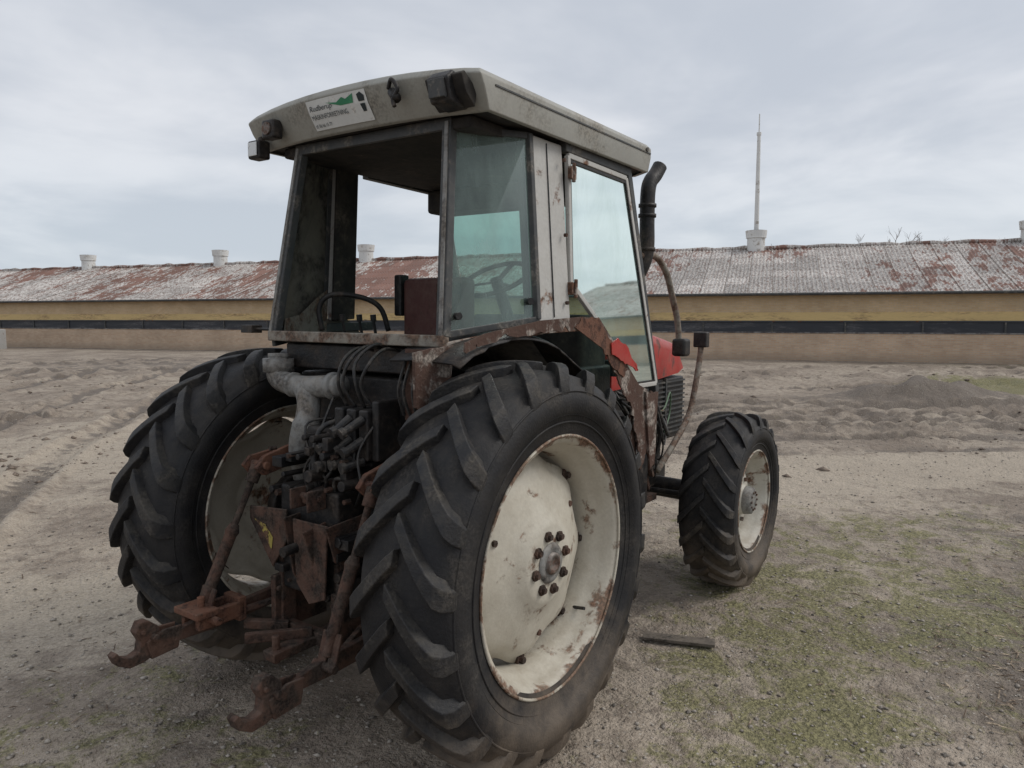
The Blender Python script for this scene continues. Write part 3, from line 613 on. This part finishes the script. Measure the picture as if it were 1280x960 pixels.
me.polygons.add(len(Fq)+len(tri));ls=np.concatenate([np.arange(len(Fq))*4,len(Fq)*4+np.arange(len(tri))*3]);me.polygons.foreach_set('loop_start',ls.astype(np.int32))
me.update(calc_edges=True);me.validate()
me.polygons.foreach_set('use_smooth',[True]*len(me.polygons))
ground=bpy.data.objects.new('ground',me);sc.collection.objects.link(ground)
if me.polygons[1000].normal.z<0: me.flip_normals()
def masks(x,y):
    a,d=AD(x,y)
    def blob(a0,d0,ra,rd): return np.exp(-(((a-a0)/ra)**2+((d-d0)/rd)**2))
    moss=blob(2.0,4.7,1.2,1.3)*1.0+blob(3.6,6.4,2.0,1.0)*.75+blob(1.2,3.2,.7,.8)*.9+blob(-2.0,3.4,.7,.8)*.7+blob(-1.0,2.9,.8,.5)*.5+blob(3.2,4.6,.7,.8)*.6
    moss=moss+blob(13.5,19.5,2.2,1.8)*3.+blob(22,30,8,2)*.6+blob(9,12,2,.8)*.35
    sand=np.exp(-((d-8.3-.15*a)/1.3)**2)*1.0*np.clip((a-.5)/2,0,1)+blob(-6,10,3,5)*.8+blob(-9,22,6,4)*.5+blob(-3.0,4.6,1.5,1.2)*.7+blob(2.3,7,1.5,.8)*.5
    mud=np.clip((d-9.6)/1.5,0,1)*np.clip((24-d)/8,0,1)*.42*np.clip((a+1)/3,0,1)+blob(3.1,3.2,.9,1.4)*1.2+blob(4.6,5,1.0,2)*1.0+blob(-9,30,14,5)*.6+np.clip(.35-np.sqrt((x-1.0)**2*.25+(y*.8)**2)*.2,0,1)*1.6  # last term darkens an oval of ground beneath the tractor
    mud=mud+ruts(x,y)[1]*1.3+blob(9.4,17,1.7,.9)*.9-sand*.35  # ruts darkened as wet mud, with shading contrast painted into the colour
    return [np.clip(q,0,1.5) for q in (moss,sand,mud)]
mm=masks(V[:,0],V[:,1]);col=np.stack([mm[0]/1.5,mm[1]/1.5,mm[2]/1.5,np.ones(len(V))],1).astype(np.float32)
at=me.color_attributes.new('mask','FLOAT_COLOR','POINT');at.data.foreach_set('color',col.ravel())
mt,N,b=newmat('dirt_ground');me.materials.append(mt)
tc=N.add('ShaderNodeTexCoord');v=tc.outputs['Object']
at_=N.add('ShaderNodeAttribute');at_.attribute_name='mask';sp=N.add('ShaderNodeSeparateColor');N.link(at_.outputs['Color'],sp.inputs[0])
nA=N.noise(v,.5,5,.65,.3);nB=N.noise(v,6,5,.7);nC=N.noise(v,45,3,.7);nD=N.noise(v,1.7,6,.72,.5)
base=N.mix(N.ramp(nA,.38,.62),(.27,.222,.178),(.42,.355,.285))
base=N.mix(N.math('MULTIPLY',N.ramp(nB,.45,.65),.7),base,(.185,.148,.116))
def msk(ch,noise,k=1.5,lo=.35,hi=.6,na=1.6):
    return N.ramp(N.math('ADD',N.math('MULTIPLY',ch,k),N.math('MULTIPLY',N.math('SUBTRACT',noise,.5),na)),lo,hi)
base=N.mix(N.math('MULTIPLY',msk(sp.outputs[1],nD,1.5,.35,.7,2.2),.75),base,N.mix(nC,(.41,.345,.27),(.56,.485,.39)))
mud_shadef=msk(sp.outputs[2],nD,1.3,.25,.65,2.0)  # mud together with the painted rut shading
base=N.mix(N.math('MULTIPLY',mud_shadef,.82),base,N.mix(nB,(.065,.051,.04),(.20,.162,.128)))
nM=N.noise(v,3.2,6,.8,.6)
mossf=N.math('MULTIPLY',msk(sp.outputs[0],nM,1.1,.38,.84,3.4),.75)
base=N.mix(mossf,base,N.mix(N.ramp(nC,.3,.7),(.09,.092,.03),(.27,.255,.11)))
vo=N.add('ShaderNodeTexVoronoi');vo.inputs['Scale'].default_value=38;vo.inputs['Randomness'].default_value=1;N.link(v,vo.inputs['Vector'])
vs_=N.add('ShaderNodeSeparateColor');N.link(vo.outputs['Color'],vs_.inputs[0])
st=N.math('MULTIPLY',N.math('LESS_THAN',vo.outputs['Distance'],.27),N.math('GREATER_THAN',vs_.outputs[0],.62))
base=N.mix(N.math('MULTIPLY',st,.7),base,N.mix(vs_.outputs[1],(.14,.12,.105),(.58,.53,.46)))
base=N.mix(1.,base,N.mix(nC,(.5,.5,.5),(1.42,1.42,1.42)),'MULTIPLY')
N.link(base,b.inputs['Base Color']);N.link(N.math('SUBTRACT',.93,N.math('MULTIPLY',mud_shadef,.28)),b.inputs['Roughness']);b.inputs['Specular IOR Level'].default_value=.3
hh=N.math('ADD',N.math('MULTIPLY',nC,.35),N.math('MULTIPLY',nB,1.2));hh=N.math('ADD',hh,N.math('MULTIPLY',st,.35));hh=N.math('ADD',hh,N.math('MULTIPLY',nD,1.5))
bp=N.add('ShaderNodeBump');bp.inputs['Strength'].default_value=1.;bp.inputs['Distance'].default_value=.05;N.link(hh,bp.inputs['Height']);N.link(bp.outputs[0],b.inputs['Normal'])
def scatter(n,dmin,dmax,pw=1.6):
    d=dmin+(dmax-dmin)*rng.random(n)**pw;k=rng.uniform(-.8,.8,n);a=k*d
    x=C[0]+d*lh[0]+a*rh[0];y=C[1]+d*lh[1]+a*rh[1];return x,y
def bulk(name,V,Fs,mt,k):
    me=bpy.data.meshes.new(name);me.vertices.add(len(V));me.vertices.foreach_set('co',V.ravel().astype(np.float32))
    me.loops.add(Fs.size);me.loops.foreach_set('vertex_index',Fs.ravel().astype(np.int32));me.polygons.add(len(Fs));me.polygons.foreach_set('loop_start',(np.arange(len(Fs))*k).astype(np.int32));me.update(calc_edges=True)
    me.materials.append(mt);ob=bpy.data.objects.new(name,me);sc.collection.objects.link(ob);return ob
n=18000;x,y=scatter(n,1.6,15);sz=.003+.014*rng.random(n)**4;h=Hf(x,y)
base_=np.array([(1,0,0),(0,1,0),(-1,0,0),(0,-1,0),(0,0,1),(0,0,-1)],float)
fo=np.array([(0,1,4),(1,2,4),(2,3,4),(3,0,4),(1,0,5),(2,1,5),(3,2,5),(0,3,5)])
th=rng.random(n)*6.28;P=base_[None]*rng.uniform(.6,1.3,(n,6,1))*sz[:,None,None]*np.stack([np.ones(n)*1.2,np.ones(n),np.ones(n)*.6],1)[:,None]
Px=P[...,0]*np.cos(th)[:,None]-P[...,1]*np.sin(th)[:,None]+x[:,None];Py=P[...,0]*np.sin(th)[:,None]+P[...,1]*np.cos(th)[:,None]+y[:,None];Pz=P[...,2]+(h+sz*.25)[:,None]
bulk('gravel',np.stack([Px,Py,Pz],-1).reshape(-1,3),(fo[None]+6*np.arange(n)[:,None,None]).reshape(-1,3),mat('gravel_stone',(.44,.395,.34),(.16,.14,.12),.5,.1,18,.85,0,.2,.4,60),3)
n=6000;d_=rng.uniform(8.5,26,n);a_=rng.uniform(-.85,.85,n)*d_;x=C[0]+d_*lh[0]+a_*rh[0];y=C[1]+d_*lh[1]+a_*rh[1];sz=(.012+.055*rng.random(n)**4);h=Hf(x,y)
keep=rng.random(n)<np.clip(vn(x*.6,y*.6,90)*1.6-.6,.05,1);x=x[keep];y=y[keep];sz=sz[keep];h=h[keep];n=len(x)
th=rng.random(n)*6.28;P=base_[None]*rng.uniform(.6,1.3,(n,6,1))*sz[:,None,None]*np.stack([np.ones(n)*1.3,np.ones(n),np.ones(n)*.6],1)[:,None]
Px=P[...,0]*np.cos(th)[:,None]-P[...,1]*np.sin(th)[:,None]+x[:,None];Py=P[...,0]*np.sin(th)[:,None]+P[...,1]*np.cos(th)[:,None]+y[:,None];Pz=P[...,2]+(h+sz*.1)[:,None]
bulk('mud_clods',np.stack([Px,Py,Pz],-1).reshape(-1,3),(fo[None]+6*np.arange(n)[:,None,None]).reshape(-1,3),mat('mud_clod',(.24,.195,.155),(.13,.10,.08),.5,.1,8,.95,0,.4,.4,60),3)
n=24000;x,y=scatter(n,1.5,9,1.3);mk=masks(x,y);a,d=AD(x,y)
p=np.clip(mk[2]-.35,0,1)*1.5*np.clip((a-1.3)/.8,0,1)+.02;keep=rng.random(n)<p;x=x[keep];y=y[keep];n=len(x);h=Hf(x,y)
L=rng.uniform(.015,.10,n);wd=rng.uniform(.0015,.004,n);th=rng.random(n)*6.28;tl=rng.uniform(-.15,.3,n)
dx=np.cos(th);dy_=np.sin(th);vv=[]
for s1,s2,s3 in ((-.5,-1,0),(.5,-1,0),(.5,1,0),(-.5,1,0),(0,0,1)):
    vv.append(np.stack([x+dx*L*s1-dy_*wd*s2,y+dy_*L*s1+dx*wd*s2,h+.004+L*tl*(s1+.5)+s3*wd*1.5],-1))
bulk('dry_twigs',np.stack(vv,1).reshape(-1,3),(np.array([(0,1,4),(1,2,4),(2,3,4),(3,0,4)])[None]+5*np.arange(n)[:,None,None]).reshape(-1,3),mat('twig',(.12,.085,.06),(.36,.29,.21),.52,.1,9,.9),3)
n=80000;x,y=scatter(n,1.6,24,1.5);mk=masks(x,y)
cl=vn(x*3,y*3,77)*.5+vn(x*9,y*9,78)*.5
keep=(rng.random(n)<np.clip(mk[0]-.2,0,1)*.8)&(cl>.57);x=x[keep];y=y[keep];n=len(x);h=Hf(x,y)
L=rng.uniform(.006,.024,n);th=rng.random(n)*6.28;wd=.0018;ln=rng.uniform(0,.9,n);t2=rng.random(n)*6.28
vv=[np.stack([x-np.cos(th)*wd,y-np.sin(th)*wd,h-.002],-1),np.stack([x+np.cos(th)*wd,y+np.sin(th)*wd,h-.002],-1),np.stack([x+np.cos(t2)*L*ln,y+np.sin(t2)*L*ln,h+L],-1)]
bulk('grass',np.stack(vv,1).reshape(-1,3),(np.array([(0,1,2)])[None]+3*np.arange(n)[:,None,None]).reshape(-1,3),mat('grass_blade',(.10,.112,.037),(.27,.24,.11),.5,.1,5,.8),3)
g=G();g.bar((1.28,-.80,.02),(1.41,-1.18,.022),.085,.018);g.out('wooden_plank',M['wood'],None,bevel=.003)
# ================================================================ BARN
Bn=empty('barn')
A2=np.array((-33.9,49.2));B2_=np.array((20.8,30.2));ud=(B2_-A2)/np.linalg.norm(B2_-A2);nd=np.array((-ud[1],ud[0]))
def cw(p): return W2(p[0],p[1])
mid=nd*35.4
o_=cw(mid);ux=rh*ud[0]+lh*ud[1];nx=rh*nd[0]+lh*nd[1]
Bn.matrix_world=Matrix(((ux[0],nx[0],0,o_[0]),(ux[1],nx[1],0,o_[1]),(0,0,1,0),(0,0,0,1)))
XL,XR=-78,36;EZ=2.94;RZ=5.57;HW=7.0
def brick(name,c1,c2,mortar):
    mt,N,b=newmat(name);tc=N.add('ShaderNodeTexCoord');s_=N.add('ShaderNodeSeparateXYZ');N.link(tc.outputs['Object'],s_.inputs[0]);cb=N.add('ShaderNodeCombineXYZ')
    N.link(N.math('ADD',s_.outputs[0],s_.outputs[1]),cb.inputs[0]);N.link(s_.outputs[2],cb.inputs[1])
    br=N.add('ShaderNodeTexBrick');br.inputs['Scale'].default_value=1;br.inputs['Brick Width'].default_value=.24;br.inputs['Row Height'].default_value=.075;br.inputs['Mortar Size'].default_value=.008
    br.inputs['Color1'].default_value=(*c1,1);br.inputs['Color2'].default_value=(*c2,1);br.inputs['Mortar'].default_value=(*mortar,1);N.link(cb.outputs[0],br.inputs['Vector'])
    n1=N.noise(tc.outputs['Object'],.7,5,.65);n2=N.noise(tc.outputs['Object'],12,2,.6)
    c=N.mix(1.,br.outputs[0],N.mix(n1,(.6,.58,.55),(1.4,1.4,1.4)),'MULTIPLY');c=N.mix(N.math('MULTIPLY',n2,.2),c,(.2,.16,.12))
    lowdark=N.ramp(s_.outputs[2],.5,.0);c=N.mix(N.math('MULTIPLY',lowdark,.4),c,(.18,.15,.12))  # darker brown towards the wall base
    N.link(c,b.inputs['Base Color']);b.inputs['Roughness'].default_value=.9;return mt
mbrk=brick('barn_brick_lower',(.50,.34,.225),(.58,.43,.30),(.45,.40,.34));mbrk2=brick('barn_brick_upper',(.54,.38,.21),(.60,.45,.27),(.48,.40,.31))
G().box(XL,XR,0,14,-.3,1.20).out('wall_lower',mbrk,Bn)
G().box(XL,XR,.06,13.94,1.20,EZ+.0).out('wall_upper_core',M['black'],Bn)
G().box(XL,XR,.0,.055,2.12,EZ-.06).out('wall_upper',mbrk2,Bn)
G().box(XL,XR,-.02,.055,1.76,2.12).out('mustard_board',mat('mustard_board',(.58,.43,.20),(.38,.27,.14),.55,.1,1.2,.7,0,.1,.3,20,sv=(.3,1,2)),Bn)
G().box(XL,XR,-.03,.055,1.70,1.755).out('board_rail',mat('board_rail',(.05,.055,.065)),Bn)
G().box(XL,XR,.02,.055,1.26,1.70).out('vent_curtain',mat('dark_curtain',(.030,.033,.04),(.08,.08,.085),.55,.1,1.,.6,0,.2,.3,20,sv=(.4,1,3)),Bn)
G().box(XL,XR,-.03,.055,1.201,1.26).out('sill_rail',mat('sill_rail',(.22,.21,.2),(.08,.07,.07),.5,.1,2,.7),Bn)
g=G()
for k in range(int((XR-XL)/3)): x_=XL+3*k;g.box(x_,x_+.07,-.035,.02,1.26,1.70)
g.out('vent_posts',M['frame'],Bn)
G().tube([(XL,-.42,EZ-.02),(XR,-.42,EZ-.02)],.065,10).out('gutter',M['frame'],Bn)
mt,N,b=newmat('corrugated_roof');tc=N.add('ShaderNodeTexCoord');v=tc.outputs['Object'];s_=N.add('ShaderNodeSeparateXYZ');N.link(v,s_.inputs[0])
mp=N.add('ShaderNodeMapping');mp.inputs['Scale'].default_value=(1,.35,.35);N.link(v,mp.inputs[0])
na=N.noise(mp.outputs[0],.35,6,.72,.4);nb=N.noise(mp.outputs[0],3.2,5,.75);nc=N.noise(mp.outputs[0],14,3,.7);npt=N.noise(mp.outputs[0],.12,2,.5)
lf=N.ramp(s_.outputs[0],8,-14)
gry=N.mix(nb,(.36,.34,.315),(.72,.69,.65));gry=N.mix(N.math('MULTIPLY',N.ramp(nc,.42,.62),.8),gry,(.17,.115,.095))
redc=N.mix(nc,(.09,.038,.027),(.29,.145,.105))
thr=N.math('ADD',N.math('ADD',na,N.math('MULTIPLY',N.math('SUBTRACT',nb,.5),1.3)),N.math('MULTIPLY',N.math('SUBTRACT',npt,.5),.8))
thr=N.math('ADD',thr,N.math('MULTIPLY',lf,.045))
thr=N.math('ADD',thr,N.math('MULTIPLY',N.ramp(s_.outputs[2],3.3,5.6),.05))
c=N.mix(N.math('MULTIPLY',N.ramp(thr,.595,.67),.9),gry,redc)
brk=N.add('ShaderNodeTexBrick');brk.inputs['Scale'].default_value=1;brk.inputs['Brick Width'].default_value=1.05;brk.inputs['Row Height'].default_value=1.1;brk.inputs['Mortar Size'].default_value=.02;brk.offset=0
brk.inputs['Color1'].default_value=(.75,.75,.75,1);brk.inputs['Color2'].default_value=(1.15,1.15,1.15,1);brk.inputs['Mortar'].default_value=(.45,.42,.4,1);N.link(v,brk.inputs['Vector'])
c=N.mix(1.,c,brk.outputs[0],'MULTIPLY')
N.link(c,b.inputs['Base Color']);b.inputs['Roughness'].default_value=.9
xs=np.arange(XL-.5,XR+.5,.177/4);zc=.028*np.sin(np.arange(len(xs))*math.pi/2+.4)
vs=[];cols=[(-.45,EZ-.0),(HW/3,EZ+(RZ-EZ)/3+.02),(2*HW/3,EZ+2*(RZ-EZ)/3),(HW,RZ)]
for (yy,zz) in cols+[(14.45,EZ)]:
    vs.append(np.stack([xs,np.full(len(xs),yy),zz+zc+fbm(xs,xs*0+yy,.4,2,3)*.12],-1))
Vr=np.stack(vs,0);nx_=len(xs)
ii,jj=np.meshgrid(np.arange(len(vs)-1),np.arange(nx_-1),indexing='ij')
Fr=np.stack([ii*nx_+jj,ii*nx_+jj+1,(ii+1)*nx_+jj+1,(ii+1)*nx_+jj],-1).reshape(-1,4)
ob=bulk('roof_sheets',Vr.reshape(-1,3),Fr,mt,4);ob.parent=Bn
xsr=np.arange(XL,XR,.5)
g=G();g.tube([(a,HW,RZ+.03+.03*math.sin(a*2.9)+.02*math.sin(a*7.1)) for a in xsr],[.10+.025*((k%2)) for k in range(len(xsr))],8);g.out('ridge_cap',mt,Bn)
for xx in (XL,XR): G().prism([(0,EZ-.02),(14,EZ-.02),(7,RZ-.05)],0,xx+.02,xx+.2).out('gable',mbrk2,Bn)
mv=mat('vent_white',(.66,.66,.64),(.35,.32,.28),.6,.08,3,.6,0,.1,.25,30)
for k,t in enumerate((-60,-48,-36,-24.6,-12.6,-.9,11.7,24)):
    g=G();g.tube([(t,HW,RZ-.3),(t,HW,RZ+.55),(t,HW,RZ+.56),(t,HW,RZ+.62),(t,HW,RZ+.95)],[.46,.46,.52,.52,.56],20);g.out('roof_vent',mv,Bn)
    G().tube([(t,HW,RZ+.951),(t,HW,RZ+.96)],.50,20).out('vent_dark_disc',M['black'],Bn)  # black disc on the closed top paints the vent's shaded inside
g=G();g.tube([(-.9,HW,6.4),(-.9,HW,8.),(-.9,HW,11.6)],[.13,.12,.09],10);g.tube([(-.9,HW,11.6),(-.9,HW,12.6)],.035,6);g.tube([(-.9,HW,11.5),(-.9,HW,11.65)],.12,8);g.out('flue_mast',mv,Bn)
g=G();bx,by=W2(-31.6,45.8);g.box(bx-.35,bx+.35,by-.35,by+.35,-.1,1.2);g.out('concrete_post',mat('concrete',(.35,.34,.32)),None,bevel=.05)
# ================================================================ DISTANT TREES (bare)
g=[];gf=[];rt_=random.Random(3)
def branch(p,d,L,r,lev):
    q=(p[0]+d[0]*L,p[1]+d[1]*L,p[2]+d[2]*L)
    o=len(g);px,py=rh[0]*r,rh[1]*r
    g.extend([(p[0]-px,p[1]-py,p[2]),(p[0]+px,p[1]+py,p[2]),(q[0]+px*.6,q[1]+py*.6,q[2]),(q[0]-px*.6,q[1]-py*.6,q[2])]);gf.append((o,o+1,o+2,o+3))
    g.extend([(p[0],p[1]-r,p[2]-r),(p[0],p[1]+r,p[2]+r),(q[0],q[1]+r*.6,q[2]+r*.6),(q[0],q[1]-r*.6,q[2]-r*.6)]);gf.append((o+4,o+5,o+6,o+7))
    if lev==0: return
    for k in range(rt_.choice((3,4)) if lev>1 else 5):
        t=rt_.uniform(.45,1);b_=(p[0]+d[0]*L*t,p[1]+d[1]*L*t,p[2]+d[2]*L*t)
        nd_=Vector((d[0]+rt_.uniform(-.7,.7),d[1]+rt_.uniform(-.7,.7),d[2]*.8+rt_.uniform(-.1,.35))).normalized()
        branch(b_,nd_,L*rt_.uniform(.45,.66),r*.55,lev-1)
for k in range(110):
    a_=rt_.uniform(38,98);d_=rt_.uniform(112,135);x_,y_=W2(a_,d_)
    hh_=rt_.uniform(6.7,7.3)+max(0,(a_-40))*.018
    branch((x_,y_,0),(0,0,1),hh_,.17,4)
mkobj('distant_trees',g,gf,mat('bare_twigs',(.20,.18,.17),(.25,.22,.20),.5,.1,1,.9),None)
# ================================================================ WORLD / LIGHT
w=bpy.data.worlds.new('World');sc.world=w;w.use_nodes=True;N=NT(w.node_tree);bg=N.n['Background'];bg.inputs[1].default_value=.112
sunaz=yaw-math.radians(88);el=math.radians(44)
sky=N.add('ShaderNodeTexSky',sky_type='NISHITA');sky.sun_disc=False;sky.sun_elevation=el;sky.sun_rotation=math.pi/2-sunaz;sky.dust_density=3;sky.air_density=1
tc=N.add('ShaderNodeTexCoord');s_=N.add('ShaderNodeSeparateXYZ');N.link(tc.outputs['Generated'],s_.inputs[0])
zz=N.math('ADD',N.math('MAXIMUM',s_.outputs[2],0.),.14)
cb=N.add('ShaderNodeCombineXYZ');N.link(N.math('DIVIDE',s_.outputs[0],zz),cb.inputs[0]);N.link(N.math('DIVIDE',s_.outputs[1],zz),cb.inputs[1])
n1=N.noise(cb.outputs[0],1.1,5,.54,.3);n2=N.noise(cb.outputs[0],.4,3,.5,.3)
f=N.ramp(N.math('ADD',N.math('MULTIPLY',n1,.6),N.math('MULTIPLY',n2,.4)),.39,.62)
cl=N.mix(f,(5.2,5.55,6.15),(7.5,7.65,8.0))
hz=N.ramp(s_.outputs[2],.26,.0);cl=N.mix(N.math('MULTIPLY',hz,.5),cl,(5.6,6.5,7.3))
lp=N.mix(.12,cl,sky.outputs[0]);N.link(lp,bg.inputs[0])
sun=bpy.data.lights.new('sun','SUN');sun.energy=1.35;sun.angle=math.radians(25);sun.color=(1,.96,.90);so=bpy.data.objects.new('sun',sun);sc.collection.objects.link(so)
sd=Vector((math.cos(sunaz)*math.cos(el),math.sin(sunaz)*math.cos(el),math.sin(el)));so.rotation_euler=sd.to_track_quat('Z','Y').to_euler()
sc.view_settings.view_transform='Standard';sc.view_settings.look='None';sc.view_settings.exposure=0
